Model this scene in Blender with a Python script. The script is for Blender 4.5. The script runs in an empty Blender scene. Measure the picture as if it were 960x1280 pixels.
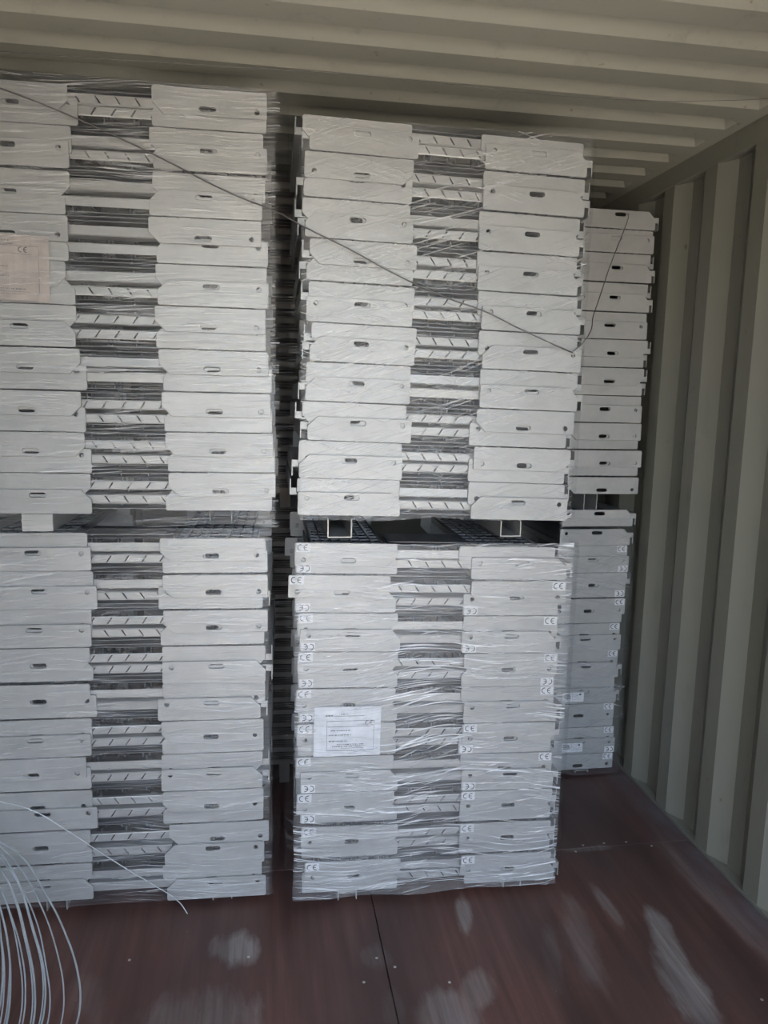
import bpy, bmesh, math, random
from mathutils import Vector, Matrix, Quaternion, noise
random.seed(7)
S = bpy.context.scene
COL = S.collection
PI = math.pi

# ---------------------------------------------------------------- camera
cam_d = bpy.data.cameras.new('camera')
cam = bpy.data.objects.new('camera', cam_d)
COL.objects.link(cam)
cam_d.sensor_fit = 'AUTO'
cam_d.sensor_width = 36.0
cam_d.lens = 36.0 * 950.0 / 1280.0
cam_d.clip_start = 0.02
R3 = Matrix(((0.9877933, -0.1542433, 0.0217575),
             (0.0013381, 0.1480736, 0.9889754),
             (-0.1557645, -0.9768742, 0.1464725)))      # world -> camera
M4 = R3.transposed().to_4x4()
M4.translation = Vector((0, 0, 1.55))
cam.matrix_world = M4
S.camera = cam

# ---------------------------------------------------------------- world, sun, exposure
W = bpy.data.worlds.new('world')
S.world = W
W.use_nodes = True
bg = W.node_tree.nodes['Background']
sky = W.node_tree.nodes.new('ShaderNodeTexSky')
sky.sky_type = 'NISHITA'
sky.sun_disc = False
sky.sun_elevation = math.radians(50)
sky.sun_rotation = math.radians(80)
sky.dust_density = 4.0
sky.air_density = 1.0
hs = W.node_tree.nodes.new('ShaderNodeHueSaturation')
hs.inputs['Saturation'].default_value = 0.75
W.node_tree.links.new(sky.outputs[0], hs.inputs['Color'])
W.node_tree.links.new(hs.outputs[0], bg.inputs['Color'])
bg.inputs['Strength'].default_value = 0.42
sun_d = bpy.data.lights.new('sun', 'SUN')
sun_d.energy = 1.5
sun_d.angle = math.radians(1.0)
sun_d.color = (1.0, 0.93, 0.82)
sun = bpy.data.objects.new('sun', sun_d)
COL.objects.link(sun)
sun.location = (6, 6, 12)
sun.rotation_euler = Vector((-0.60, -0.10, -1.0)).to_track_quat('-Z', 'Y').to_euler()
vs = S.view_settings
S.display_settings.display_device = 'sRGB'
vs.view_transform = 'Standard'
vs.look = 'None'
vs.gamma = 1.0
vs.use_curve_mapping = False
vs.exposure = 2.2

XW = 1.524                 # inner face of the right side wall
XL = XW - 2.35             # left side wall
ZC = 2.44                  # underside of the roof
Y0, Y1 = -0.4, 5.45        # door opening, end wall

# ---------------------------------------------------------------- material helpers
def new_mat(name):
    m = bpy.data.materials.new(name)
    m.use_nodes = True
    nt = m.node_tree
    return m, nt, nt.nodes['Principled BSDF'], nt.nodes, nt.links

def node(nt, typ, **kw):
    n = nt.nodes.new(typ)
    for k, v in kw.items():
        if k.startswith('i_'):
            key = k[2:]
            n.inputs[int(key) if key.isdigit() else key].default_value = v
        else:
            setattr(n, k, v)
    return n

def math_n(nt, op, a=None, b=None, clamp=False):
    n = nt.nodes.new('ShaderNodeMath'); n.operation = op; n.use_clamp = clamp
    for i, v in enumerate((a, b)):
        if v is None: continue
        if isinstance(v, (int, float)): n.inputs[i].default_value = v
        else: nt.links.new(v, n.inputs[i])
    return n.outputs[0]

def ramp(nt, src, stops):
    n = nt.nodes.new('ShaderNodeValToRGB')
    cr = n.color_ramp
    while len(cr.elements) < len(stops): cr.elements.new(0.5)
    for e, (p, c) in zip(cr.elements, stops):
        e.position = p
        e.color = c if len(c) == 4 else (*c, 1)
    nt.links.new(src, n.inputs[0])
    return n.outputs[0]

def coords(nt, scale=(1, 1, 1), rot=(0, 0, 0), rnd=False, kind='Object'):
    tc = nt.nodes.new('ShaderNodeTexCoord')
    mp = nt.nodes.new('ShaderNodeMapping')
    mp.inputs['Scale'].default_value = scale
    mp.inputs['Rotation'].default_value = rot
    nt.links.new(tc.outputs[kind], mp.inputs[0])
    if rnd:
        oi = nt.nodes.new('ShaderNodeObjectInfo')
        v = nt.nodes.new('ShaderNodeVectorMath'); v.operation = 'SCALE'
        v.inputs[0].default_value = (17.0, 9.0, 23.0)
        nt.links.new(oi.outputs['Random'], v.inputs['Scale'])
        nt.links.new(v.outputs[0], mp.inputs['Location'])
    return mp.outputs[0]

def noise_n(nt, vec, scale, detail=3, rough=0.55):
    n = nt.nodes.new('ShaderNodeTexNoise')
    n.inputs['Scale'].default_value = scale
    n.inputs['Detail'].default_value = detail
    n.inputs['Roughness'].default_value = rough
    nt.links.new(vec, n.inputs['Vector'])
    return n.outputs[0]

def mixc(nt, fac, a, b, mode='MIX'):
    n = nt.nodes.new('ShaderNodeMix'); n.data_type = 'RGBA'; n.blend_type = mode
    for idx, v in ((0, fac), (6, a), (7, b)):
        if isinstance(v, (int, float)): n.inputs[idx].default_value = v
        elif isinstance(v, tuple): n.inputs[idx].default_value = v if len(v) == 4 else (*v, 1)
        else: nt.links.new(v, n.inputs[idx])
    return n.outputs[2]

def bump(nt, height, strength, dist=0.01):
    n = nt.nodes.new('ShaderNodeBump')
    n.inputs['Strength'].default_value = strength
    n.inputs['Distance'].default_value = dist
    nt.links.new(height, n.inputs['Height'])
    return n.outputs[0]

def galvanised(name, base, metallic=0.45, rough=0.45, var=0.10):
    m, nt, p, N, L = new_mat(name)
    big = noise_n(nt, coords(nt, (5, 5, 9), rnd=True), 1.0, 3)
    fine = noise_n(nt, coords(nt, (40, 40, 40), rnd=True), 1.0, 2)
    lo = tuple(c * (1 - var * 1.6) for c in base); hi = tuple(min(1, c * (1 + var)) for c in base)
    c = ramp(nt, big, ((0.3, lo), (0.5, base), (0.72, hi)))
    c2 = mixc(nt, 0.25, c, ramp(nt, fine, ((0.35, lo), (0.65, hi))))
    oi = nt.nodes.new('ShaderNodeObjectInfo')
    c3 = mixc(nt, math_n(nt, 'MULTIPLY', oi.outputs['Random'], 0.35), c2, lo)
    L.new(c3, p.inputs['Base Color'])
    p.inputs['Metallic'].default_value = metallic
    r = math_n(nt, 'ADD', math_n(nt, 'MULTIPLY', fine, 0.25), rough - 0.12)
    L.new(r, p.inputs['Roughness'])
    L.new(bump(nt, big, 0.15, 0.004), p.inputs['Normal'])
    return m

GALV = galvanised('galvanised_plate', (0.47, 0.47, 0.46), 0.3)
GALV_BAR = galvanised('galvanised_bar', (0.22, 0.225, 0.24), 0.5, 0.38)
GALV_NOSE = galvanised('galvanised_nosing', (0.46, 0.46, 0.45), 0.4, 0.42)

def plain(name, col, rough=0.6, metallic=0.0):
    m, nt, p, N, L = new_mat(name)
    n = noise_n(nt, coords(nt, (30, 30, 30)), 1.0, 3)
    L.new(ramp(nt, n, ((0.3, tuple(c * 0.85 for c in col)), (0.7, tuple(min(1, c * 1.1) for c in col)))), p.inputs['Base Color'])
    p.inputs['Roughness'].default_value = rough
    p.inputs['Metallic'].default_value = metallic
    return m
INK = plain('black_ink', (0.03, 0.03, 0.035), 0.5)
STICKER = plain('pale_sticker', (0.74, 0.75, 0.76), 0.35)
PAPER = plain('pinkish_paper', (0.50, 0.44, 0.41), 0.7)
PAPER2 = plain('white_paper', (0.74, 0.75, 0.78), 0.6)
WIRE = plain('steel_wire', (0.16, 0.16, 0.16), 0.45, 0.6)
WIRE_PALE = plain('pale_wire', (0.47, 0.52, 0.55), 0.35, 0.5)
GROUND = plain('yard_concrete', (0.42, 0.38, 0.31), 0.9)

def film_mat(name, rot, dens=1.0, base=0.03, wander=0.25):
    """clear stretch film: mostly see-through, with glossy creases and milky folds"""
    m, nt, p, N, L = new_mat(name)
    out = nt.nodes['Material Output']
    tc = nt.nodes.new('ShaderNodeTexCoord')
    warp = nt.nodes.new('ShaderNodeTexNoise'); warp.inputs['Scale'].default_value = 2.2; warp.inputs['Detail'].default_value = 1.0
    L.new(tc.outputs['Object'], warp.inputs['Vector'])
    wv = nt.nodes.new('ShaderNodeVectorMath'); wv.operation = 'MULTIPLY_ADD'
    wv.inputs[1].default_value = (0.0, 0.0, wander); 
    L.new(warp.outputs[1], wv.inputs[0]); L.new(tc.outputs['Object'], wv.inputs[2])
    def streak(sx, sz, r):
        mp0 = nt.nodes.new('ShaderNodeMapping'); mp0.inputs['Rotation'].default_value = (0, r, 0)
        mp = nt.nodes.new('ShaderNodeMapping'); mp.inputs['Scale'].default_value = (sx, sx, sz)
        L.new(wv.outputs[0], mp0.inputs[0]); L.new(mp0.outputs[0], mp.inputs[0])
        return noise_n(nt, mp.outputs[0], 1.0, 2, 0.5)
    s1 = streak(5.0, 230, rot)
    s2 = streak(7.0, 150, rot * -1.2 + 0.10)
    patch = noise_n(nt, coords(nt, (3.2, 3.2, 4.4)), 1.0, 2)
    a = ramp(nt, s1, ((0.56, (0, 0, 0)), (0.68, (1, 1, 1))))
    b = ramp(nt, s2, ((0.60, (0, 0, 0)), (0.68, (1, 1, 1))))
    pa = ramp(nt, patch, ((0.36, (0.08, 0.08, 0.08)), (0.66, (1, 1, 1))))
    st = math_n(nt, 'MULTIPLY', math_n(nt, 'ADD', a, math_n(nt, 'MULTIPLY', b, 0.8)), pa, True)
    fac = math_n(nt, 'ADD', math_n(nt, 'MULTIPLY', st, 0.62 * dens), base, True)
    p.inputs['Base Color'].default_value = (0.86, 0.87, 0.89, 1)
    p.inputs['Roughness'].default_value = 0.22
    p.inputs['IOR'].default_value = 1.5
    hb = math_n(nt, 'ADD', math_n(nt, 'MULTIPLY', s1, 1.0), math_n(nt, 'MULTIPLY', s2, 0.8))
    nb = bump(nt, hb, 0.55, 0.006)
    L.new(nb, p.inputs['Normal'])
    tr = nt.nodes.new('ShaderNodeBsdfTransparent')
    tr.inputs['Color'].default_value = (0.97, 0.975, 0.98, 1)
    gl = nt.nodes.new('ShaderNodeBsdfGlossy')
    gl.inputs['Roughness'].default_value = 0.12
    L.new(nb, gl.inputs['Normal'])
    m1 = nt.nodes.new('ShaderNodeMixShader')
    m1.inputs[0].default_value = 0.05
    L.new(tr.outputs[0], m1.inputs[1]); L.new(gl.outputs[0], m1.inputs[2])
    m2 = nt.nodes.new('ShaderNodeMixShader')
    L.new(fac, m2.inputs[0]); L.new(m1.outputs[0], m2.inputs[1]); L.new(p.outputs[0], m2.inputs[2])
    L.new(m2.outputs[0], out.inputs['Surface'])
    return m

# painted container steel
def container_paint(name='container_paint', k=1.0):
    m, nt, p, N, L = new_mat(name)
    n = noise_n(nt, coords(nt, (1.2, 1.2, 0.5)), 1.0, 4)
    f = noise_n(nt, coords(nt, (14, 14, 4)), 1.0, 4, 0.7)
    c = ramp(nt, n, ((0.3, (0.20, 0.195, 0.165)), (0.7, (0.245, 0.24, 0.20))))
    d = ramp(nt, f, ((0.25, (0.13, 0.12, 0.10)), (0.42, (0.23, 0.225, 0.19)), (0.7, (0.245, 0.24, 0.20))))
    c2 = mixc(nt, 0.35, c, d)
    spots = noise_n(nt, coords(nt, (26, 26, 15)), 1.0, 2)
    c3 = mixc(nt, ramp(nt, spots, ((0.72, (0, 0, 0)), (0.78, (0.7, 0.7, 0.7)))), c2, (0.11, 0.075, 0.055))
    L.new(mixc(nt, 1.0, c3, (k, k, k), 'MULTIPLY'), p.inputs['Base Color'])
    p.inputs['Roughness'].default_value = 0.55
    return m
PAINT = container_paint()
PAINT_ROOF_LIT = container_paint('roof_paint_lit', 1.65)  # same container paint, lightened on the roof to stand in for light

def floor_mat():
    m, nt, p, N, L = new_mat('plywood_floor')
    g = noise_n(nt, coords(nt, (34, 1.6, 1)), 1.0, 4, 0.6)
    b = noise_n(nt, coords(nt, (2.0, 1.4, 1)), 1.0, 3)
    c = ramp(nt, g, ((0.3, (0.095, 0.042, 0.034)), (0.55, (0.150, 0.066, 0.052)), (0.75, (0.195, 0.096, 0.078))))
    c = mixc(nt, ramp(nt, b, ((0.35, (0.75, 0.75, 0.75)), (0.65, (0, 0, 0)))), c, (0.085, 0.054, 0.050))
    tc = nt.nodes.new('ShaderNodeTexCoord')
    nz = noise_n(nt, coords(nt, (14, 5, 1)), 1.0, 4, 0.65)
    streak = noise_n(nt, coords(nt, (60, 3, 1)), 1.0, 3, 0.6)
    total = None
    # drag marks and scrapes: (x, y, half width, half length, angle, strength)
    for x, y, w, l, a, s in ((1.16, 1.84, .045, .20, -.16, 1.0), (1.12, 1.66, .065, .20, -.08, 1.0), (1.06, 2.02, .022, .13, .05, .55),
                             (-0.085, 1.985, .075, .085, .35, 1.0), (0.309, 1.905, .045, .06, 0, .75), (0.46, 1.68, .10, .10, .3, .65),
                             (0.56, 1.75, .05, .09, -.4, .5), (0.60, 2.05, .028, .10, -.15, .8), (-0.20, 1.72, .20, .13, .3, .55), (0.33, 1.72, .03, .08, 0, .5),
                             (0.80, 1.84, .03, .17, -.25, .35), (0.92, 1.92, .05, .24, -.2, .35), (1.13, 2.33, .10, .018, 0, .5),
                             (1.42, 2.05, .05, .35, 0.05, .35), (-0.45, 1.86, .06, .1, .2, .2)):
        mp = nt.nodes.new('ShaderNodeMapping'); mp.vector_type = 'TEXTURE'
        mp.inputs['Location'].default_value = (x, y, 0)
        mp.inputs['Rotation'].default_value = (0, 0, a)
        mp.inputs['Scale'].default_value = (w, l, 1)
        L.new(tc.outputs['Object'], mp.inputs[0])
        ln = nt.nodes.new('ShaderNodeVectorMath'); ln.operation = 'LENGTH'
        L.new(mp.outputs[0], ln.inputs[0])
        d = math_n(nt, 'ADD', ln.outputs['Value'], math_n(nt, 'MULTIPLY', math_n(nt, 'SUBTRACT', nz, 0.5), 1.6))
        k = math_n(nt, 'MULTIPLY', math_n(nt, 'MULTIPLY', math_n(nt, 'SUBTRACT', 1.0, d), 2.2, True), s)
        total = k if total is None else math_n(nt, 'MAXIMUM', total, k)
    tot = math_n(nt, 'MULTIPLY', total, ramp(nt, streak, ((0.3, (0.35, 0.35, 0.35)), (0.6, (1, 1, 1)))), True)
    c = mixc(nt, math_n(nt, 'MULTIPLY', tot, 0.75), c, (0.36, 0.34, 0.32))
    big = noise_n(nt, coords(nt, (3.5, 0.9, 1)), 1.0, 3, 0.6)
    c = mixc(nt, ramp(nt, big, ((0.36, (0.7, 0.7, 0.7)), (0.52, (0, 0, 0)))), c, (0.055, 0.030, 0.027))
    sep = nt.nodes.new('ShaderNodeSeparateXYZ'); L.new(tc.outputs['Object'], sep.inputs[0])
    edge = math_n(nt, 'MULTIPLY', math_n(nt, 'SUBTRACT', sep.outputs[0], XW - 0.14), 6.0, True)  # bluish sheen and dust along the right wall, put into the floor colour
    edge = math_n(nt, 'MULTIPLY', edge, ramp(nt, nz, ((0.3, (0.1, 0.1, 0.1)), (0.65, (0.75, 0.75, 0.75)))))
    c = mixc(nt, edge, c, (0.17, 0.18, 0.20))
    speck = noise_n(nt, coords(nt, (70, 45, 1)), 1.0, 2)
    c = mixc(nt, ramp(nt, speck, ((0.76, (0, 0, 0)), (0.80, (0.5, 0.5, 0.5)))), c, (0.3, 0.27, 0.25))
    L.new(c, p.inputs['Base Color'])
    p.inputs['Roughness'].default_value = 0.52
    L.new(bump(nt, g, 0.2, 0.003), p.inputs['Normal'])
    return m
FLOOR = floor_mat()

# ---------------------------------------------------------------- mesh helpers
def mesh(name, verts, faces, mat=None, smooth=False):
    me = bpy.data.meshes.new(name)
    me.from_pydata([tuple(v) for v in verts], [], faces)
    me.validate()
    bm = bmesh.new(); bm.from_mesh(me)
    bmesh.ops.recalc_face_normals(bm, faces=bm.faces)
    bm.to_mesh(me); bm.free()
    if mat: me.materials.append(mat)
    if smooth:
        for p in me.polygons: p.use_smooth = True
    return me

class MB:
    def __init__(s): s.v = []; s.f = []
    def box(s, x0, x1, y0, y1, z0, z1):
        b = len(s.v)
        s.v += [(x0, y0, z0), (x1, y0, z0), (x1, y1, z0), (x0, y1, z0), (x0, y0, z1), (x1, y0, z1), (x1, y1, z1), (x0, y1, z1)]
        s.f += [tuple(b + i for i in q) for q in ((0, 3, 2, 1), (4, 5, 6, 7), (0, 1, 5, 4), (1, 2, 6, 5), (2, 3, 7, 6), (3, 0, 4, 7))]
        return s
    def prism(s, poly, axis, a, b_):
        """extrude a closed 2D polygon; axis 'x': poly=(y,z); 'y': poly=(x,z); 'z': poly=(x,y)"""
        b = len(s.v); n = len(poly)
        for t in (a, b_):
            for u, w in poly:
                s.v.append((t, u, w) if axis == 'x' else (u, t, w) if axis == 'y' else (u, w, t))
        s.f.append(tuple(b + i for i in range(n))); s.f.append(tuple(b + n + i for i in reversed(range(n))))
        for i in range(n):
            j = (i + 1) % n
            s.f.append((b + i, b + j, b + n + j, b + n + i))
        return s
    def mesh(s, name, mat=None, smooth=False): return mesh(name, s.v, s.f, mat, smooth)

def link(name, me, parent=None):
    o = bpy.data.objects.new(name, me); COL.objects.link(o)
    if parent: o.parent = parent
    return o

def tag(o, label=None, cat=None, group=None, kind=None):
    if label: o['label'] = label
    if cat: o['category'] = cat
    if group: o['group'] = group
    if kind: o['kind'] = kind
    return o

def empty(name, loc, rot=(0, 0, 0)):
    o = bpy.data.objects.new(name, None); COL.objects.link(o)
    o.location = loc; o.rotation_euler = rot; o.empty_display_size = 0.05
    return o

def copy_tree(o, parent=None):
    c = o.copy(); COL.objects.link(c); c.parent = parent
    for ch in list(o.children): copy_tree(ch, c)
    return c

def curve(name, pts, r, mat, parent=None):
    """a round wire through the points, as a mesh tube"""
    cu = bpy.data.curves.new(name, 'CURVE'); cu.dimensions = '3D'
    sp = cu.splines.new('BEZIER'); sp.bezier_points.add(len(pts) - 1)
    for bp, p in zip(sp.bezier_points, pts):
        bp.co = p; bp.handle_left_type = bp.handle_right_type = 'AUTO'
    cu.bevel_depth = r; cu.bevel_resolution = 2; cu.resolution_u = 6
    tmp = bpy.data.objects.new('tmp', cu); COL.objects.link(tmp)
    bpy.context.view_layer.update()
    me = bpy.data.meshes.new_from_object(tmp)
    bpy.data.objects.remove(tmp); bpy.data.curves.remove(cu)
    me.name = name; me.materials.clear(); me.materials.append(mat)
    for p in me.polygons: p.use_smooth = True
    return link(name, me, parent)

# ---------------------------------------------------------------- the container
def corrugated_wall(name, side):
    """trapezoid corrugation along Y; side +1 right wall, -1 left wall"""
    xin = XW if side > 0 else XL
    prof = []
    k0 = math.floor((Y0 - 2.243) / 0.278) - 1
    y = 2.243 + k0 * 0.278 - 0.206
    while y < Y1 + 0.3:
        # one period from the outer flat towards the far end
        prof += [(y, 0.036), (y + 0.070, 0.036) if False else (y + 0.001, 0.036)]
        prof += [(y + 0.068 - 0.0, 0.036)] if False else []
        y += 0.278
    pts = []
    for k in range(k0, int((Y1 - 2.243) / 0.278) + 3):
        e = 2.243 + k * 0.278           # far end of the door-facing slope = start of inner flat
        pts += [(e - 0.138, 0.036), (e - 0.068, 0.036), (e, 0.0), (e + 0.072, 0.0)]
    pts = [q for q in pts if Y0 - 0.05 < q[0] < Y1 + 0.05]
    z0, z1 = 0.0, 2.368
    v = []; f = []
    for yy, d in pts:
        for off in (0.0, 0.004):
            x = xin + side * (d + off)
            v += [(x, yy, z0), (x, yy, z1)]
    n = len(pts)
    for i in range(n - 1):
        a = i * 4; b = a + 4
        f += [(a, b, b + 1, a + 1), (a + 2, a + 3, b + 3, b + 2), (a, a + 2, b + 2, b), (a + 1, b + 1, b + 3, a + 3)]
    me = mesh(name, v, f, PAINT)
    return tag(link(name, me), kind='structure')

corrugated_wall('wall_right', 1)
corrugated_wall('wall_left', -1)
def struct_box(name, mat, *b):
    return tag(link(name, MB().box(*b).mesh(name, mat)), kind='structure')
struct_box('wall_back', PAINT, XL - 0.06, XW + 0.06, Y1, Y1 + 0.05, -0.06, ZC + 0.05)

# roof: die-stamped ribs across, ending short of the side rails
def roof():
    P = 0.175
    prof = []
    k = math.floor((Y0 - 2.013) / P)
    y = 2.013 + k * P
    while y < Y1:
        prof += [(y + 0.004, 0.030), (y + 0.060, 0.0), (y + 0.146, 0.0), (y + 0.170, 0.030)]
        y += P
    prof = [(max(Y0, min(Y1, a)), d) for a, d in prof]
    xs = [(XL - 0.03, 0), (XL + 0.045, 0), (XL + 0.085, 1), (XW - 0.085, 1), (XW - 0.045, 0), (XW + 0.03, 0)]
    v = []; f = []
    for a, d in prof:
        for x, t in xs: v.append((x, a, ZC + d * t))
    nx = len(xs)
    for i in range(len(prof) - 1):
        for j in range(nx - 1):
            q = i * nx + j
            f.append((q, q + 1, q + nx + 1, q + nx))
    me = mesh('ceiling', v, f, PAINT_ROOF_LIT)
    o = link('ceiling', me)
    so = o.modifiers.new('thickness', 'SOLIDIFY'); so.thickness = 0.003; so.offset = 1
    return tag(o, kind='structure')
roof()
for side, nm in ((1, 'right'), (-1, 'left')):
    x = XW if side > 0 else XL
    a, b = sorted((x, x + side * 0.06))
    o = tag(link('trim_' + nm, MB().box(a, b, Y0, Y1, 2.366, ZC + 0.004).mesh('trim', PAINT)), kind='structure')
    bv = o.modifiers.new('bevel', 'BEVEL'); bv.width = 0.006; bv.segments = 2
    # bottom side rail: ledge under the corrugation and a thin steel strip along the floor edge
    mb = MB().box(a, b, Y0, Y1, -0.03, 0.004)
    mb.box(x - side * 0.004 if side > 0 else x, x if side > 0 else x - side * 0.004, Y0, Y1, -0.03, 0.007)
    tag(link('baseboard_' + nm, mb.mesh('baseboard', PAINT)), kind='structure')

# plywood floor: panels with open joints on a dark underlay
fl = struct_box('floor', plain('underlay', (0.02, 0.015, 0.014), 0.9), XL - 0.06, XW + 0.06, Y0, Y1, -0.06, -0.031)
seams_x = [XL + 0.002, 0.332, XW - 0.006]
ys = [Y0, 0.4, 1.17, 2.336, 3.5, Y1]
for i in range(2):
    for j in range(5):
        mb = MB().box(seams_x[i] + 0.0012, seams_x[i + 1] - 0.0012, ys[j] + 0.0012, ys[j + 1] - 0.0012, -0.0279, 0.0)
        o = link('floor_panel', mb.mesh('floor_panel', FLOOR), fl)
        bv = o.modifiers.new('bevel', 'BEVEL'); bv.width = 0.0012; bv.segments = 1
# countersunk screw heads along the joints
def screw_mesh():
    mb = MB(); n = 10
    mb.prism([(0.0042 * math.cos(2 * PI * i / n), 0.0042 * math.sin(2 * PI * i / n)) for i in range(n)], 'z', -0.001, 0.0006)
    return mb.mesh('screw', plain('screw_steel', (0.55, 0.53, 0.5), 0.35, 0.7))
SCREW = screw_mesh()
for x, y in ((1.117, 2.352), (1.197, 2.355), (1.075, 2.318), (1.28, 2.352), (1.36, 2.318), (0.263, 1.816), (0.492, 1.786), (0.31, 1.60), (0.355, 1.86),
             (0.31, 1.90), (-0.045, 1.95), (-0.37, 1.98), (1.44, 1.75), (1.30, 1.62)):
    o = link('screw', SCREW, fl); o.location = (x, y, 0)

# the two door leaves, out of view, added swung open to cut side light
for k, x in ((1, XL - 0.07), (2, XW + 0.03)):
    d = empty('door_%d' % k, (x, Y0, 0)); tag(d, kind='structure')
    mb = MB()
    for i in range(5):
        y = -0.08 - i * 0.21
        mb.prism([(0.0, y - 0.21), (0.004, y - 0.21), (0.034, y - 0.15), (0.034, y - 0.06), (0.004, y), (0.0, y), (0.03, y - 0.06), (0.03, y - 0.15)], 'z', 0.08, 2.42)
    link('panel', mb.mesh('panel', PAINT), d)
    fr_ = MB().box(0, 0.04, -1.19, -1.12, 0, 2.5).box(0, 0.04, -0.08, -0.01, 0, 2.5).box(0, 0.04, -1.12, -0.08, 0, 0.08).box(0, 0.04, -1.12, -0.08, 2.42, 2.5)
    link('frame', fr_.mesh('frame', PAINT), d)

# yard outside the open doors
yd = tag(link('yard_ground', MB().box(-30, 30, -40, Y1 + 8, -1.35, -1.25).mesh('yard_ground', GROUND)), kind='structure')

# ---------------------------------------------------------------- the stair treads
WP, HP, TP = 0.298, 0.067, 0.005       # end plate width, height, thickness
LEN = 0.60

def end_plate_mesh(name, ch):
    """plate in XZ, front at y=0, grating edge at z=0, free edge at z=HP; ch=+1/-1: chamfered free corner side.
    A slot near the middle and a bolt hole at the other side are cut right through."""
    h = WP / 2
    out = []
    def arc(cx, cz, r, a0, a1, n=4):
        return [(cx + r * math.cos(math.radians(a0 + (a1 - a0) * i / n)), cz + r * math.sin(math.radians(a0 + (a1 - a0) * i / n))) for i in range(n + 1)]
    r = 0.006
    out += arc(-h + r, r, r, 180, 270, 3) + arc(h - r, r, r, 270, 360, 3)
    c = 0.028
    out += [(h, HP - c), (h - c, HP)] + arc(-h + 0.004, HP - 0.004, 0.004, 90, 180, 2)
    sl = 0.0155; sr = 0.007; sz = HP - 0.0155; sx = 0.006
    slot = arc(sx + sl, sz, sr, -90, 90, 6) + arc(sx - sl, sz, sr, 90, 270, 6)
    hole = [(-h + 0.026 + 0.0068 * math.cos(2 * PI * i / 12), HP - 0.0175 + 0.0068 * math.sin(2 * PI * i / 12)) for i in range(12)]
    bm = bmesh.new()
    for loop in (out, slot, hole):
        vs_ = [bm.verts.new((x * ch, 0, z)) for x, z in loop]
        for i in range(len(vs_)): bm.edges.new((vs_[i], vs_[(i + 1) % len(vs_)]))
    bmesh.ops.triangle_fill(bm, use_beauty=True, use_dissolve=False, edges=bm.edges[:])
    # triangle_fill may also fill the holes: drop faces whose centre lies inside one
    def inside(x, z):
        x *= ch
        if math.hypot(x - (-h + 0.026), z - (HP - 0.0175)) < 0.0066: return True
        dx = max(0, abs(x - sx) - sl)
        return math.hypot(dx, z - sz) < 0.0066
    kill = [f for f in bm.faces if inside(*(f.calc_center_median().xz))]
    if kill: bmesh.ops.delete(bm, geom=kill, context='FACES_ONLY')
    ret = bmesh.ops.extrude_face_region(bm, geom=bm.faces[:])
    bmesh.ops.translate(bm, verts=[g for g in ret['geom'] if isinstance(g, bmesh.types.BMVert)], vec=(0, TP, 0))
    bmesh.ops.recalc_face_normals(bm, faces=bm.faces)
    # sheared rims: break the front edges all round, in the slot and in the hole too
    rim = [e for e in bm.edges if len(e.link_faces) == 2 and all(abs(v.co.y) < 1e-6 for v in e.verts) and e.calc_face_angle(0) > 1.0]
    bmesh.ops.bevel(bm, geom=rim, offset=0.0014, segments=1, affect='EDGES', clamp_overlap=True)
    bmesh.ops.recalc_face_normals(bm, faces=bm.faces)
    me = bpy.data.meshes.new(name); bm.to_mesh(me); bm.free()
    me.materials.append(GALV)
    return me
PLATE = {1: end_plate_mesh('end_plate', 1), -1: end_plate_mesh('end_plate', -1)}

def grating_mesh():
    mb = MB(); h = WP / 2 - 0.046
    n = 8
    for i in range(n):
        x = -h + 2 * h * i / (n - 1)
        mb.box(x - 0.0015, x + 0.0015, TP, LEN - TP, 0.001, 0.024)
    for j in range(12):
        y = 0.03 + (LEN - 0.06) * j / 11
        mb.box(-h, h, y - 0.002, y + 0.002, 0.0015, 0.006)
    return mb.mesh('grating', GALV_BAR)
GRATING = grating_mesh()

def nosing_mesh(side, outer):
    """folded strip along the tread's front edge, on the chamfered side"""
    mb = MB(); h = WP / 2
    a, b = 0.006, LEN - 0.006
    if outer:
        prof = [(h - 0.045, 0.046), (h + 0.017, 0.046), (h + 0.017, 0.004), (h + 0.020, 0.004), (h + 0.020, 0.0495), (h - 0.045, 0.0495)]
    else:
        prof = [(h - 0.045, 0.020), (h - 0.042, 0.020), (h - 0.042, 0.003), (h - 0.039, 0.003), (h - 0.039, 0.023), (h - 0.045, 0.023)]
    mb.prism([(x * side, z) for x, z in prof], 'y', TP + 0.008, b)
    if outer:
        # end cap that closes the fold behind the plate
        mb.box(*sorted((side * (h + 0.001), side * (h + 0.0165))), TP + 0.008, TP + 0.011, 0.030, 0.0458)
    return mb.mesh('nosing', GALV_NOSE)
NOSING = {(s, o): nosing_mesh(s, o) for s in (1, -1) for o in (True, False)}

def ce_mesh():
    v = []; f = []
    def arc_strip(cx, r0, r1, a0, a1, n=12):
        b = len(v)
        for i in range(n + 1):
            a = math.radians(a0 + (a1 - a0) * i / n)
            for r in (r0, r1):
                for y in (0.0, -0.0004): v.append((cx + r * math.cos(a), y, r * math.sin(a)))
        for i in range(n):
            q = b + i * 4
            f.extend([(q + 1, q + 3, q + 7, q + 5), (q, q + 1, q + 5, q + 4), (q + 2, q + 6, q + 7, q + 3)])
    arc_strip(-0.0078, 0.0072, 0.0097, 75, 285)
    arc_strip(0.0102, 0.0072, 0.0097, 75, 285)
    mb = MB(); mb.v = v; mb.f = f
    mb.box(0.0026, 0.0102, -0.0004, 0.0, -0.0012, 0.0012)
    return mb.mesh('ce_mark', INK)
CE = ce_mesh()
CE_STICKER = MB().box(-0.0205, 0.0205, -0.0005, 0.0, -0.0130, 0.0130).mesh('ce_sticker', STICKER)

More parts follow.
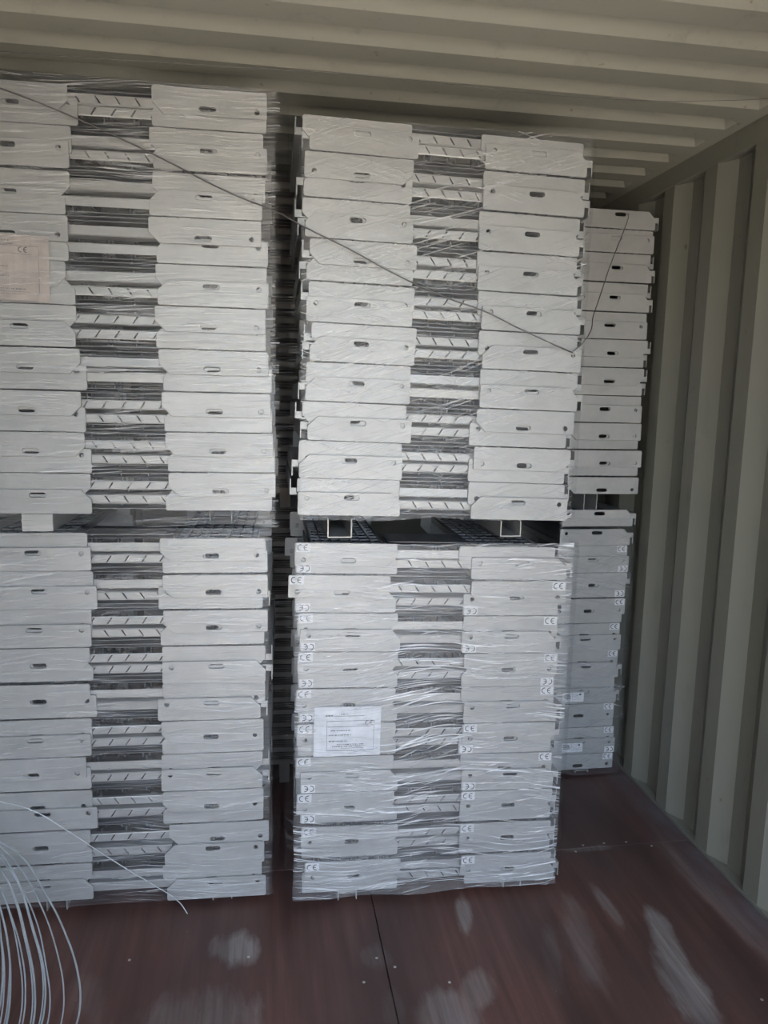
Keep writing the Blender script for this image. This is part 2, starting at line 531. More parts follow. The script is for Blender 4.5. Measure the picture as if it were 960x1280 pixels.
def barcode_parts():
    mb = MB().box(-0.046, 0.046, -0.0005, 0.0, -0.020, 0.020)
    ink = MB()
    ink.box(0.026, 0.034, -0.0009, -0.0005, 0.008, 0.014)
    random.seed(3)
    for row, z in enumerate((0.010, 0.003, -0.004)):
        x = -0.040
        while x < -0.014:
            w = random.uniform(0.001, 0.004)
            ink.box(x, x + w, -0.0009, -0.0005, z - 0.0022, z + 0.0022)
            x += w + random.uniform(0.0008, 0.002)
    ink.box(-0.004, -0.0034, -0.0009, -0.0005, -0.016, 0.016)
    ink.box(-0.004, 0.042, -0.0009, -0.0005, -0.010, -0.0094)
    return mb.mesh('barcode_label', STICKER), ink.mesh('printed_text', INK)
BARCODE, BARCODE_INK = barcode_parts()

protos = {}
def end_tread_proto(ch, outer):
    k = (ch, outer)
    if k in protos:
        return copy_tree(protos[k])
    t = empty('stair_tread', (0, 0, 0))
    link('end_plate', PLATE[ch], t)
    o = link('end_plate', PLATE[ch], t); o.location = (0, LEN - TP, 0)
    link('nosing', NOSING[k], t)
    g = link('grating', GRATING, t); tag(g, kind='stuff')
    protos[k] = t
    return t

def add_ce(t, ch):
    """maker's mark sticker at the bolt-hole end of the front plate; upright when the tread lies upside down"""
    s = link('ce_sticker', CE_STICKER, t)
    s.location = (-ch * (WP / 2 - 0.0245), -0.0001, 0.0145)
    s.rotation_euler = (0, PI, 0)
    c = link('ce_mark', CE, s); c.location = (0, -0.0006, 0)

ORD = ['top', 'second', 'third', 'fourth', 'fifth', 'sixth', 'seventh', 'eighth', 'ninth', 'tenth', 'eleventh']
def nth(i, n):
    return 'bottom' if i == n - 1 else ORD[i]

T={
 'LU_L':[(2.3354,2.2392,2.2682,'U',-0.6495,-0.6275,'R','L',0,0),
   (2.2366,2.1301,2.1977,'L',-0.6468,-0.6508,'L','L',0,0),
   (2.125,2.0137,2.0835,'L',-0.654,-0.6652,'R','R',0,0),
   (2.0116,1.8965,1.9412,'U',-0.6608,-0.663,'L','R',0,0),
   (1.8943,1.7845,1.8268,'U',-0.6703,-0.6498,'R','R',0,0),
   (1.7823,1.6717,1.7439,'L',-0.6494,-0.6514,'R','R',0,0),
   (1.6678,1.5575,1.6031,'U',-0.6416,-0.6278,'R','L',0,0),
   (1.5533,1.4434,1.4888,'U',-0.6425,-0.6349,'R','L',0,0),
   (1.4413,1.3296,1.3736,'U',-0.637,-0.623,'R','L',0,0),
   (1.3276,1.2163,1.2832,'L',-0.6267,-0.6241,'R','R',0,0)],
 'LU_R':[(2.348,2.2507,2.2826,'U',-0.1405,-0.1421,'L','L',0,0),
   (2.248,2.1413,2.2059,'L',-0.1502,-0.14,'L','L',0,0),
   (2.1366,2.0229,2.0907,'L',-0.1449,-0.1527,'L','L',0,0),
   (2.0203,1.9027,1.9488,'U',-0.156,-0.1376,'L','L',0,0),
   (1.9002,1.7912,1.8602,'L',-0.1412,-0.1362,'L','L',0,0),
   (1.7879,1.6761,1.7214,'U',-0.1443,-0.1433,'L','L',0,0),
   (1.673,1.5604,1.6043,'U',-0.1368,-0.1272,'L','L',0,0),
   (1.5572,1.4481,1.4908,'U',-0.1311,-0.1262,'L','L',0,0),
   (1.4463,1.3355,1.3788,'U',-0.1236,-0.1188,'L','L',0,0),
   (1.3335,1.2246,1.2661,'U',-0.1165,-0.1263,'L','L',0,0)],
 'MU_L':[(2.2964,2.2055,2.2716,'L',0.2522,0.2692,'L','L',0,0),
   (2.2025,2.0891,2.1327,'U',0.2579,0.2556,'R','L',0,0),
   (2.0856,1.9819,2.047,'L',0.2531,0.2594,'L','L',0,0),
   (1.9785,1.8699,1.9148,'U',0.2734,0.2645,'L','L',0,0),
   (1.8654,1.7572,1.8256,'L',0.2715,0.2638,'L','R',0,0),
   (1.7552,1.6497,1.718,'L',0.2802,0.2736,'L','L',0,0),
   (1.6471,1.5401,1.606,'L',0.2658,0.2632,'R','L',0,0),
   (1.5376,1.4291,1.4955,'L',0.2565,0.2695,'L','L',0,0),
   (1.4278,1.3219,1.3901,'L',0.2462,0.2459,'R','L',0,0),
   (1.3204,1.2151,1.2818,'L',0.2421,0.2429,'L','R',0,0)],
 'MU_R':[(2.2799,2.1873,2.2569,'L',0.7457,0.7552,'L','R',0,0),
   (2.184,2.0792,2.1429,'L',0.756,0.754,'R','R',0,0),
   (2.0764,1.9707,2.0358,'L',0.7479,0.7457,'R','R',0,0),
   (1.9685,1.8611,1.9304,'L',0.746,0.747,'R','R',0,0),
   (1.8589,1.7516,1.8188,'L',0.7541,0.7624,'R','R',0,0),
   (1.7494,1.6426,1.7098,'L',0.7604,0.7697,'R','L',0,0),
   (1.6403,1.5296,1.599,'L',0.7685,0.7665,'R','R',0,0),
   (1.527,1.4194,1.4626,'U',0.7605,0.7422,'L','R',0,0),
   (1.416,1.3125,1.353,'U',0.7567,0.7429,'R','R',0,0),
   (1.311,1.2017,1.2693,'L',0.7466,0.7531,'R','L',0,0)],
 'LL_L':[(1.16,1.0531,1.1215,'L',-0.6419,-0.6319,'L','L',0,0),
   (1.0507,0.9421,1.0093,'L',-0.6292,-0.6193,'L','L',0,0),
   (0.9398,0.8297,0.8962,'L',-0.6376,-0.6383,'L','L',0,0),
   (0.8274,0.7252,0.7641,'U',-0.6439,-0.6388,'R','R',0,0),
   (0.7192,0.6143,0.6531,'U',-0.6476,-0.6327,'R','L',0,0),
   (0.6094,0.498,0.5655,'L',-0.6476,-0.6495,'L','L',0,0),
   (0.4949,0.3907,0.4281,'U',-0.6654,-0.6547,'L','L',0,0),
   (0.3863,0.2692,0.3399,'L',-0.6538,-0.6389,'L','L',0,0),
   (0.2643,0.1569,0.1942,'U',-0.6608,-0.6601,'R','R',0,0),
   (0.1516,0.0402,0.1078,'L',-0.6616,-0.6586,'R','R',0,0)],
 'LL_R':[(1.1458,1.0426,1.078,'U',-0.145,-0.1394,'L','L',0,0),
   (1.0386,0.9356,0.9738,'U',-0.1388,-0.153,'L','R',0,0),
   (0.9332,0.827,0.8682,'U',-0.1393,-0.149,'L','L',0,0),
   (0.8223,0.7122,0.776,'L',-0.1456,-0.1454,'R','R',0,0),
   (0.7098,0.599,0.6665,'L',-0.1469,-0.1605,'L','R',0,0),
   (0.5966,0.4911,0.5285,'U',-0.1517,-0.1515,'L','L',0,0),
   (0.4891,0.3775,0.439,'L',-0.1545,-0.1551,'R','R',0,0),
   (0.3748,0.2673,0.305,'U',-0.1522,-0.1528,'L','L',0,0),
   (0.2626,0.1335,0.2022,'L',-0.1363,-0.15,'L','L',0,0),
   (0.1308,0.02,0.0923,'L',-0.1579,-0.1452,'L','L',0,0)],
 'ML_L':[(1.137,1.0448,1.0709,'U',0.2358,0.2376,'R','R',1,1),
   (1.0417,0.9277,0.977,'U',0.218,0.2363,'R','R',1,1),
   (0.9248,0.8112,0.8811,'L',0.2446,0.2504,'R','R',1,1),
   (0.8092,0.6964,0.7362,'U',0.2455,0.2463,'R','R',1,1),
   (0.6955,0.5889,0.6342,'U',0.241,0.2484,'R','R',1,1),
   (0.5863,0.483,0.5191,'U',0.2439,0.247,'R','R',1,0),
   (0.4778,0.3676,0.4333,'L',0.2419,0.2546,'R','R',1,1),
   (0.366,0.2639,0.3044,'U',0.2446,0.2558,'R','R',1,1),
   (0.255,0.1487,0.1834,'U',0.2593,0.2601,'R','R',1,0),
   (0.1384,0.0324,0.0711,'U',0.2697,0.262,'R','R',1,0)],
 'ML_R':[(1.1205,1.0217,1.0916,'L',0.7222,0.7575,'L','R',0,0),
   (1.0171,0.9084,0.9494,'U',0.7605,0.7394,'L','R',1,1),
   (0.906,0.7937,0.8646,'L',0.7433,0.7366,'L','R',1,1),
   (0.7912,0.6824,0.7207,'U',0.7462,0.7421,'L','L',1,1),
   (0.6817,0.5701,0.6404,'L',0.7442,0.7511,'L','R',1,0),
   (0.5675,0.4661,0.5002,'U',0.7506,0.7415,'R','R',1,1),
   (0.4638,0.3476,0.421,'L',0.7502,0.7529,'L','R',1,1),
   (0.3452,0.2396,0.2831,'U',0.7527,0.7531,'R','R',1,0),
   (0.2353,0.1302,0.1696,'U',0.7541,0.7566,'R','R',1,0),
   (0.1273,0.0243,0.0615,'U',0.7612,0.7766,'R','R',1,0)],
 'BU':[(0,2.2114,2.2767,'L',None,1.3294,'L','R',0,0),
   (2.2099,2.1237,2.1925,'L',1.3273,1.3301,'L','L',0,0),
   (2.1221,2.0162,2.084,'L',1.3252,1.3294,'R','R',0,0),
   (2.0127,1.9056,1.9771,'L',1.3225,1.328,'R','R',0,0),
   (1.9024,1.8016,1.8679,'L',1.3251,1.3264,'L','L',0,0),
   (1.7988,1.6942,1.7332,'U',1.3331,1.3258,'R','R',0,0),
   (1.691,1.5855,1.6287,'U',1.3266,1.3273,'R','R',0,0),
   (1.5829,1.4797,1.5451,'L',1.3273,1.3279,'L','L',0,0),
   (1.4764,1.3743,1.4137,'U',1.3314,1.3251,'L','L',0,0),
   (1.3696,1.2678,1.3061,'U',1.3413,1.3332,'L','L',0,0),
   (1.2626,0,1.2005,'U',1.3358,None,'L','L',0,0)],
 'BL':[(0,1.0645,1.1359,'L',None,1.3216,'R','R',0,0),
   (0,0.9862,1.0548,'L',None,1.3158,'R','R',0,0),
   (0.9836,0.874,0.9451,'L',1.3134,1.3174,'L','L',1,1),
   (0.8725,0.7681,0.8089,'U',1.3152,1.3156,'R','L',0,1),
   (0.7649,0.6601,0.6936,'U',1.3143,1.3076,'L','L',1,0),
   (0.6581,0.5444,0.6171,'L',1.3035,1.3062,'L','L',1,0),
   (0.5419,0.4276,0.5001,'L',1.3031,1.3054,'L','R',1,0),
   (0.4264,0.3175,0.3848,'L',1.2954,1.3028,'L','R',0,0),
   (0.3157,0.2102,0.2505,'U',1.2966,1.3004,'L','L',1,0),
   (0.2079,0.0958,0.1653,'L',1.3088,1.3114,'L','L',1,1),
   (0.0946,0,0.0301,'U',1.3072,None,'L','L',1,0)],
}

BUND = {   # plane y = y0 + s*(x-x0), roll, name used in labels
 'LU': (-.13, 2.19, -.03, 0.0, 'upper left bundle'),
 'LL': (-.13, 2.19, -.03, 0.0, 'lower left bundle'),
 'MU': (.52, 2.16, -.01, 0.02, 'upper middle bundle'),
 'ML': (.52, 2.145, -.01, 0.02, 'lower middle bundle'),
 'BU': (1.35, 2.84, 0.0, 0.0, 'upper rear bundle'),
 'BL': (1.35, 2.84, 0.0, 0.0, 'lower rear bundle')}

def place_end(stack, col, i, n, which, front, cx, z, ch, ce, roll, bar=False):
    x0, y0, s, _, bname = BUND[stack]
    chs = 1 if ch == 'R' else -1
    base_ch = chs if which == 'L' else -chs          # rotating by 180 deg about Y swaps sides
    outer_side = {'L': -1, 'R': 1}[col] if col else 1
    t = end_tread_proto(base_ch, chs == outer_side)
    t.location = (cx, y0 + s * (cx - x0) + (0.0 if front else 0.0095), z)
    t.rotation_euler = (Matrix.Rotation(math.atan(s), 3, 'Z') @ Matrix.Rotation((PI if which == 'U' else 0) + roll, 3, 'Y')).to_euler()
    colname = {'L': 'left column of ', 'R': 'right column of ', '': ''}[col]
    mark = 'CE-marked ' if ce else 'plain grey '
    tag(t, '%sstair tread, %s of %s pair from top, %s%s' % (mark, 'upper' if which == 'U' else 'lower', 'first' if i == 0 else 'last' if i == n - 1 else ORD[i], colname, bname),
        'stair tread', 'stair treads in the ' + bname)
    if ce: add_ce(t, base_ch)
    if bar:
        b = link('barcode_label', BARCODE, t); b.location = (-0.040, -0.0002, 0.030)
        link('printed_text', BARCODE_INK, b)
    return t

for key, rows in T.items():
    stack = key[:2]; col = key[3:] if '_' in key else ''
    n = len(rows); roll0 = BUND[stack][3]
    for i, (zt, zb, zm, fr, cu, cl, hu, hl, eu, el) in enumerate(rows):
        roll = roll0 + random.uniform(-0.004, 0.004)
        if zt == 0: zt = None
        if zb == 0: zb = None
        if zt and cu is not None:
            place_end(stack, col, i, n, 'U', fr == 'U', cu, zt, hu, eu, roll)
        if zb and cl is not None:
            place_end(stack, col, i, n, 'L', fr == 'L', cl, zb, hl, el, roll, bar=(stack == 'BL' and i in (7, 9)))

# ---- treads lying crosswise between the two columns: nosing and grating edge face the door
CH = 0.0495
def cross_nosing_mesh(width, diag, slant):
    """folded strip: upright lip with slanted punched slots (or a plain lip with two notches) and a tread flange"""
    mb = MB(); h = width / 2
    zt, zb, t = 0.0485, 0.0225, 0.0022
    mb.prism([(0.004, zt), (0.004, zt - 0.0022), (0.055, zt - 0.0022), (0.055, zt)], 'x', -h, h)      # flange
    yf = lambda z: 0.0012 * (z - zb) / (zt - zb) + (0.0035 if z > zt - 0.0001 else 0)
    def slab(x0a, x1a, za, x0b, x1b, zb_, y=0.0, ya=0.0, yb=0.0):
        b = len(mb.v)
        mb.v += [(x0a, y + ya, za), (x1a, y + ya, za), (x1b, y + yb, zb_), (x0b, y + yb, zb_)]
        mb.v += [(q[0], q[1] + t, q[2]) for q in mb.v[b:b + 4]]
        mb.f += [tuple(b + i for i in q) for q in ((0, 3, 2, 1), (4, 5, 6, 7), (0, 1, 5, 4), (1, 2, 6, 5), (2, 3, 7, 6), (3, 0, 4, 7))]
    slab(-h, h, zt - 0.003, -h, h, zt, ya=0.0, yb=0.003)            # rounded top edge
    if diag:
        za, zc = zb + 0.0032, zt - 0.0042
        slab(-h, h, zb, -h, h, za, ya=0.001)
        slab(-h, h, zc, -h, h, zt - 0.003)
        n = max(4, int(width / 0.043)); pit = width / n; sw = 0.0044; sl = 0.012 * slant
        xa = -h
        for i in range(n):
            x = -h + pit * (i + 0.35)
            slab(xa if i == 0 else xa, x, za, xa if i == 0 else xa + sl, x + sl, zc)
            xa = x + sw
            # pressed-out rim along the slot
            slab(x - 0.0020, x, za + 0.001, x - 0.0020 + sl, x + sl, zc - 0.001, y=-0.0016)
        slab(xa, h, za, xa + sl, h, zc)
    else:
        slab(-h, h, zb, -h, h, zt - 0.003, ya=0.001)
        for x in (-h * 0.45, h * 0.4):
            mb.prism([(x + 0.006 * math.cos(PI * k / 6), 0.0475 - 0.006 * math.sin(PI * k / 6) * 0.9) for k in range(7)], 'y', -0.0025, 0.002)
    return mb.mesh('nosing', GALV_NOSE)
def cross_grating_mesh(width):
    mb = MB(); h = width / 2
    for z, y in ((0.003, 0.030), (0.015, 0.040)):
        mb.box(-h, h, y, y + 0.14, z, z + 0.0020)
    for x in (-h * 0.9, -h * 0.3, h * 0.3, h * 0.9):
        for y in (0.07, 0.12, 0.17):
            mb.box(x - 0.002, x + 0.002, y, y + 0.004, 0.006, 0.044)
    return mb.mesh('grating', GALV_BAR)
for stack in ('LU', 'LL', 'MU', 'ML'):
    x0, y0, s, roll0, bname = BUND[stack]
    A, B = T[stack + '_L'], T[stack + '_R']
    wid = []
    for a, b in zip(A, B): wid.append((b[4] + b[5] - a[4] - a[5]) / 2 - WP)
    width = sum(wid) / len(wid) + 0.045
    NS = [cross_nosing_mesh(width, True, 1), cross_nosing_mesh(width, False, 1), cross_nosing_mesh(width, True, -1)]
    GR = cross_grating_mesh(width)
    n = len(A)
    for i, (a, b) in enumerate(zip(A, B)):
        cx = (a[4] + a[5] + b[4] + b[5]) / 4
        zt, zb = (a[0] + b[0]) / 2, (a[1] + b[1]) / 2
        if zt - zb < 2 * CH + 0.001:
            zt = zb + 2 * CH + 0.001
        mixed = random.random()
        for which in 'UL':
            t = empty('stair_tread', (cx, y0 + s * (cx - x0) + 0.0165 + random.uniform(0, 0.003), zt - 0.0005 if which == 'U' else zb + 0.0005))
            t.rotation_euler = (Matrix.Rotation(math.atan(s), 3, 'Z') @ Matrix.Rotation((PI if which == 'U' else 0) + roll0, 3, 'Y')).to_euler()
            d = 0 if (mixed < 0.55 or (mixed < 0.8 and which == 'L')) else 1
            ns = link('nosing', NS[random.choice((0, 2)) if d == 0 else 1], t)
            g = link('grating', GR, t); tag(g, kind='stuff')
            tag(t, 'crosswise stair tread, %s nosing, %s of %s pair from top, middle of %s' % ('ribbed' if d == 0 else 'smooth', 'upper' if which == 'U' else 'lower', 'first' if i == 0 else 'last' if i == n - 1 else ORD[i], bname),
                'stair tread', 'stair treads in the ' + bname)

# ---- treads of the hindmost bundle, only a sliver of them in view between the two front bundles
mb = MB()
rng = random.Random(5)
z = 0.09
while z < 2.30:
    if 1.10 < z < 1.19:
        z = 1.19
    for k in range(2):
        dx = rng.uniform(-0.012, 0.012)
        mb.box(-0.09 + dx, 0.128 + dx, 2.90, 2.903, z + 0.0, z + 0.020)
        for q in range(3):
            mb.box(-0.09 + dx, 0.126 + dx, 2.905, 3.3, z + 0.023 + q * 0.009, z + 0.0255 + q * 0.009)
        z += 0.0525
mb.box(-0.07, -0.03, 2.92, 3.28, 0.0, 0.09); mb.box(0.06, 0.10, 2.92, 3.28, 0.0, 0.09)
mb.box(-0.07, -0.03, 2.92, 3.28, 1.13, 1.19); mb.box(0.06, 0.10, 2.92, 3.28, 1.13, 1.19)
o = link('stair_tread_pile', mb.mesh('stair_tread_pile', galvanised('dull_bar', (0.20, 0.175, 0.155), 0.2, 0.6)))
tag(o, 'dim pile of stair treads glimpsed through the gap between the two front bundles', 'stair treads', kind='stuff')

# ---------------------------------------------------------------- steel channels under the bundles
def channel(x0_, x1_, y0_, y1_, z0_, z1_, label, open_up=True, parent=None):
    mb = MB(); t = 0.003
    mb.box(x0_, x0_ + t, y0_, y1_, z0_, z1_); mb.box(x1_ - t, x1_, y0_, y1_, z0_, z1_)
    if open_up: mb.box(x0_ + t, x1_ - t, y0_, y1_, z0_, z0_ + t)
    else: mb.box(x0_ + t, x1_ - t, y0_, y1_, z1_ - t, z1_)
    o = link('steel_channel', mb.mesh('steel_channel', GALV_NOSE))
    return tag(o, label, 'channel', 'steel channels under the bundles')
o = channel(-.665, -.583, 2.215, 2.78, 1.165, 1.2145, 'short steel channel with closed end under left column of upper left bundle', False)
c = link('end_cap', MB().box(-.6645, -.5835, 2.211, 2.2145, 1.1655, 1.214).mesh('end_cap', GALV), o)
channel(-.17, -.10, 2.42, 2.78, 1.149, 1.222, 'steel channel in the shadow under right column of upper left bundle')
channel(.181, .252, 2.165, 2.75, 1.150, 1.2045, 'steel channel under left column of upper middle bundle, film stuck to its side')
channel(.70, .764, 2.165, 2.75, 1.150, 1.1965, 'open steel channel end under right column of upper middle bundle')
channel(1.262, 1.318, 2.85, 3.42, 1.125, 1.1935, 'open steel channel under upper rear bundle near container wall')
for x, st, y, zt in ((.255, 'left column of lower middle bundle', 2.16, .0285), (.79, 'right column of lower middle bundle', 2.16, .0205),
                     (-.62, 'left column of lower left bundle', 2.22, .038), (-.13, 'right column of lower left bundle', 2.21, .0175), (1.33, 'lower rear bundle', 2.86, .012)):
    channel(x - .03, x + .03, y, y + .56, 0.0, zt, 'low steel channel on the floor under ' + st, False)

# ---------------------------------------------------------------- stretch film
def film(name_label, path, z0, z1, mat, seed, nz=90, flare=0.0, top=None):
    """path: list of (x, y) in plan around the bundle, resampled; outward is to the right of travel"""
    P = [Vector(p) for p in path]
    seg = []; tot = 0
    for a, b in zip(P, P[1:]): seg.append((tot, a, b)); tot += (b - a).length
    nu = max(20, int(tot / 0.010))
    v = []; f = []
    for i in range(nu + 1):
        d = tot * i / nu
        for st, a, b in reversed(seg):
            if d >= st: break
        L_ = (b - a).length
        p = a.lerp(b, min(1, (d - st) / L_))
        tdir = (b - a).normalized()
        nrm = Vector((tdir.y, -tdir.x))
        for j in range(nz + 1):
            zz = z0 + (z1 - z0) * j / nz
            q = Vector((d * 3.0, zz * 26.0, seed))
            w = noise.noise(q) * 0.004 + noise.noise(Vector((d * 9 + zz * 7, zz * 60, seed + 5))) * 0.0018
            e = max(0.0, 1 - j / 5.0) * flare * (0.6 + noise.noise(Vector((d * 7, seed, 2))))
            off = 0.004 + w + e
            zj = zz + (noise.noise(Vector((d * 5, seed, 9))) * 0.012 if j == 0 else 0)
            v.append((p.x + nrm.x * off, p.y + nrm.y * off, zj))
    for i in range(nu):
        for j in range(nz):
            a = i * (nz + 1) + j
            f.append((a, a + nz + 1, a + nz + 2, a + 1))
    if top:
        # the film folds in over the top of the bundle, puckered
        b0 = len(v); xa, xb, ya, yb, zt_, hump = top
        n1, n2 = 60, 24
        for i in range(n1 + 1):
            for j in range(n2 + 1):
                x = xa + (xb - xa) * i / n1; y = ya + (yb - ya) * j / n2
                k = min(1, j / 3)
                w = noise.noise(Vector((x * 14, y * 14, seed))) * 0.008 + noise.noise(Vector((x * 50, y * 30, seed + 3))) * 0.003
                v.append((x, y, zt_ + (hump + w) * k))
        for i in range(n1):
            for j in range(n2):
                a = b0 + i * (n2 + 1) + j
                f.append((a, a + 1, a + n2 + 2, a + n2 + 1))
    me = bpy.data.meshes.new('stretch_film'); me.from_pydata(v, [], f); me.validate()
    me.materials.append(mat); me.materials.append(FSIDE)
    for p in me.polygons:
        p.use_smooth = True
        if abs(p.normal.y) < 0.9: p.material_index = 1
    o = link('stretch_film', me)
    return tag(o, name_label, 'stretch film', 'stretch film around the bundles')

FM = [] or [film_mat('film_a', 0.03, 0.9, 0.035, 0.07), film_mat('film_b', 0.32, 0.85, 0.04, 0.07), film_mat('film_c', -0.05, 1.35, 0.10, 0.13), film_mat('film_d', -0.03, 0.6, 0.03, 0.10), film_mat('film_e', -0.25, 0.6, 0.02, 0.08)]
def yp(st, x):
    x0, y0, s = BUND[st][:3]
    return y0 + s * (x - x0)
FSIDE = film_mat('film_side', 0.1, 0.18, 0.0, 0.1)
def bundle_path(st, xa, xb, back, fo=0.011, so=0.029):
    p = []
    if xa is not None: p += [(xa - so, back), (xa - so, yp(st, xa) + 0.02), (xa - 0.002, yp(st, xa) - fo)]
    else: p += [(XL + 0.004, yp(st, XL) - fo)]
    p += [(xb + 0.002, yp(st, xb) - fo), (xb + so, yp(st, xb) + 0.02), (xb + so, back)]
    return p
film('clear stretch film wrapped around the upper left bundle', bundle_path('LU', None, .034, 2.28), 1.185, 2.352, FM[0], 1.0)
film('bluish clear stretch film wrapped around the lower left bundle', bundle_path('LL', None, .015, 2.28), 0.035, 1.178, FM[3], 4.0, flare=0.006,
     top=(XL + 0.01, .03, 2.19, 2.72, 1.153, 0.008))
film('clear stretch film with slanting creases around the upper middle bundle', bundle_path('MU', .098, .905, 2.24), 1.205, 2.290, FM[1], 7.0)
film('milky creased stretch film wrapped around the lower middle bundle', bundle_path('ML', .092, .918, 2.24), 0.028, 1.136, FM[2], 10.0, flare=0.005,
     top=(.085, .93, 2.14, 2.70, 1.135, 0.006))
film('stretch film around the dim lower rear bundle beside the container wall', bundle_path('BL', 1.165, 1.476, 2.93, 0.008, 0.024), 0.012, 1.10, FM[4], 13.0, 60)

# ---------------------------------------------------------------- paper sheets under the film
def sheet(name, x0_, x1_, z0_, z1_, y, rot, mat, label, lines, ce_at, frame):
    o = empty(name, ((x0_ + x1_) / 2, y, z0_), (0, rot[0], rot[1]))
    w, h = (x1_ - x0_), (z1_ - z0_)
    nx = 14; v = []; f = []
    for i in range(nx + 1):
        for yy in (0.0, 0.0006):
            x = -w / 2 + w * i / nx
            yb = yy + 0.0010 * math.sin(i * 1.3)
            v += [(x, yb, 0.0), (x, yb, h)]
    for i in range(nx):
        a = i * 4; b = a + 4
        f += [(a, b, b + 1, a + 1), (a + 2, a + 3, b + 3, b + 2), (a, a + 2, b + 2, b), (a + 1, b + 1, b + 3, a + 3)]
    f += [(0, 1, 3, 2), (nx * 4, nx * 4 + 2, nx * 4 + 3, nx * 4 + 1)]
    link('paper', mesh('paper', v, f, mat), o)
    ink = MB()
    def bar(xa, xb, za, zb): ink.box(xa, xb, -0.0021, -0.0014, za, zb)
    fx0, fx1, fz0, fz1 = frame
    t = 0.0009
    bar(fx0, fx1, fz0, fz0 + t); bar(fx0, fx1, fz1 - t, fz1); bar(fx0, fx0 + t, fz0, fz1); bar(fx1 - t, fx1, fz0, fz1)
    r = random.Random(11)
    for xa, xb, zz, hh in lines:
        if hh < 0.001: bar(xa, xb, zz, zz + t); continue
        x = xa
        while x < xb:
            ww = r.uniform(0.002, 0.007); bar(x, min(xb, x + ww), zz, zz + hh); x += ww + r.uniform(0.001, 0.004)
    link('printed_text', ink.mesh('printed_text', INK if mat is PAPER2 else plain('faded_ink', (0.22, 0.20, 0.19), 0.7)), o)
    c = link('ce_mark', CE, o); c.location = (ce_at[0], -0.0015, ce_at[1]); c.scale = (0.75, 1, 0.75)
    return tag(o, label, 'paper sheet')
sheet('document_sheet', -.80, -.562, 1.789, 1.957, yp('LU', -.562) - 0.0045, (0.02, math.atan(-.03)), PAPER, 'pinkish document sheet with CE mark stuck on the upper left bundle',
      [(-.10, .02, .150, .003), (-.09, .03, .143, .0005), (-.09, .075, .118, .0005), (-.06, .02, .085, .003), (-.09, .02, .060, .003), (-.10, .06, .028, .003), (-.09, .07, .022, .0005)],
      (.055, .130), (-.112, .094, .016, .140))
sheet('document_sheet', .144, .344, .488, .643, 2.145 - 0.0045, (0.012, -.01), PAPER2, 'white document sheet with framed text stuck on the lower middle bundle',
      [(-.065, -.045, .128, .003), (-.02, .0, .131, .003), (-.07, .05, .126, .0005), (-.06, .07, .093, .0005), (-.05, .01, .080, .0025), (-.055, .01, .066, .0025), (-.055, .0, .047, .0025),
       (-.03, .05, .036, .0025), (-.045, .062, .030, .0025), (-.02, .05, .025, .0008)], (.066, .104), (-.062, .080, .018, .112))

# ---------------------------------------------------------------- wires
o = curve('binding_wire', [(-.80, 2.17, 2.335), (-.64, 2.162, 2.296), (-.483, 2.168, 2.247), (-.282, 2.165, 2.168), (-.082, 2.160, 2.081), (.034, 2.150, 2.040), (.106, 2.130, 2.002), (.235, 2.134, 1.949),
     (.369, 2.134, 1.886), (.506, 2.133, 1.834), (.61, 2.131, 1.803), (.73, 2.130, 1.753), (.872, 2.131, 1.699), (.884, 2.140, 1.697)], 0.0021, WIRE)
tag(o, 'grey binding wire sagging across the two upper front bundles', 'wire')
o = curve('tie_wire', [(.884, 2.133, 1.699), (.905, 2.118, 1.722), (.992, 2.25, 1.822), (1.14, 2.485, 2.0), (1.36, 2.825, 2.262), (1.365, 2.86, 2.27)], 0.0014, WIRE)
tag(o, 'thin wire tied from upper middle bundle up to the rear bundle', 'wire')
o = curve('loose_wire', [(-.80, 2.155, .41), (-.746, 2.165, .391), (-.661, 2.165, .359), (-.576, 2.165, .296), (-.489, 2.165, .224), (-.401, 2.165, .152), (-.333, 2.165, .1), (-.253, 2.16, .035), (-.23, 2.15, .004)], 0.0015, WIRE_PALE)
tag(o, 'single loose wire slanting down across the lower left bundle', 'wire')
o = curve('roof_wire', [(-.82, 2.1, 2.362), (-.628, 2.1, 2.361), (-.177, 2.1, 2.370), (.31, 2.1, 2.379), (.883, 2.1, 2.373), (1.30, 2.1, 2.40), (1.522, 2.1, 2.43)], 0.0007, WIRE)
tag(o, 'hair-thin wire strung under the ribbed container roof', 'wire')
coil = empty('wire_coil', (-.62, 1.75, 0.0))
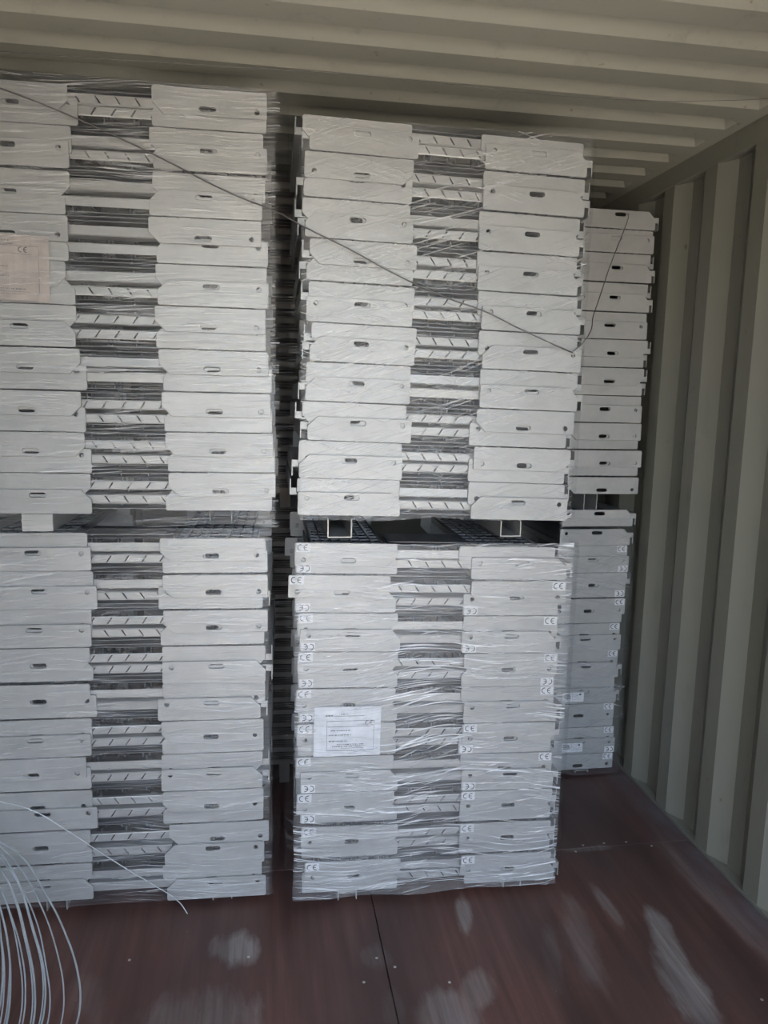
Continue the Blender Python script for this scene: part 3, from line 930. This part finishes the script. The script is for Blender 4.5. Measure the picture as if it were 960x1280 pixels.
strands = [
 [(-.721,2.076,.319),(-.663,2.053,.291),(-.582,1.984,.217),(-.521,1.918,.152),(-.469,1.836,.081),(-.454,1.779,.038),(-.458,1.72,.012)],
 [(-.719,2.069,.311),(-.658,2.03,.267),(-.591,1.965,.2),(-.534,1.886,.127),(-.496,1.8,.058),(-.492,1.745,.022),(-.498,1.71,.008)],
 [(-.716,2.057,.299),(-.663,2.011,.25),(-.601,1.922,.163),(-.557,1.843,.095),(-.542,1.772,.044),(-.546,1.73,.018),(-.556,1.69,.006)],
 [(-.712,2.055,.297),(-.659,2.008,.247),(-.597,1.920,.161),(-.552,1.842,.094),(-.536,1.770,.043),(-.540,1.728,.017),(-.548,1.69,.006)],
 [(-.713,2.048,.29),(-.658,2.005,.244),(-.595,1.937,.175),(-.549,1.85,.1),(-.527,1.793,.057),(-.523,1.75,.028),(-.528,1.70,.008)],
 [(-.708,2.028,.27),(-.667,1.987,.227),(-.617,1.908,.153),(-.576,1.822,.082),(-.562,1.75,.032),(-.566,1.70,.008)],
 [(-.705,2.025,.268),(-.663,1.985,.225),(-.612,1.906,.151),(-.570,1.820,.080),(-.556,1.75,.031),(-.561,1.70,.007)],
 [(-.699,1.994,.236),(-.663,1.951,.194),(-.616,1.879,.129),(-.588,1.807,.073),(-.58,1.75,.035),(-.585,1.70,.008)],
 [(-.695,1.99,.230),(-.660,1.945,.186),(-.620,1.872,.120),(-.594,1.803,.068),(-.588,1.75,.033),(-.593,1.70,.007)],
 [(-.689,1.958,.203),(-.652,1.893,.144),(-.627,1.822,.087),(-.616,1.75,.039),(-.622,1.70,.009)],
 [(-.686,1.955,.200),(-.650,1.890,.140),(-.630,1.820,.083),(-.622,1.75,.036),(-.627,1.70,.008)],
 [(-.677,1.915,.164),(-.654,1.865,.122),(-.638,1.807,.079),(-.631,1.75,.041),(-.636,1.70,.010)],
 [(-.675,1.912,.160),(-.656,1.862,.119),(-.643,1.805,.077),(-.640,1.75,.040),(-.645,1.70,.010)]]
for k, st in enumerate(strands):
    a, b = Vector(st[0]), Vector(st[1])
    e = a + (a - b) * (0.095 / max(0.03, abs(b.x - a.x))) * 0.9
    e.x = max(XL + 0.01, e.x); e.z = min(e.z, a.z + 0.03)
    st = [(e.x, e.y, e.z)] + st
    st = [tuple(Vector(q) - coil.location) for q in st]
    curve('wire_strand', st, 0.0019 if k % 3 else 0.0025, WIRE_PALE, coil)
tag(coil, 'loose spray of pale wires curving down to the floor at lower left bundle', 'wire')
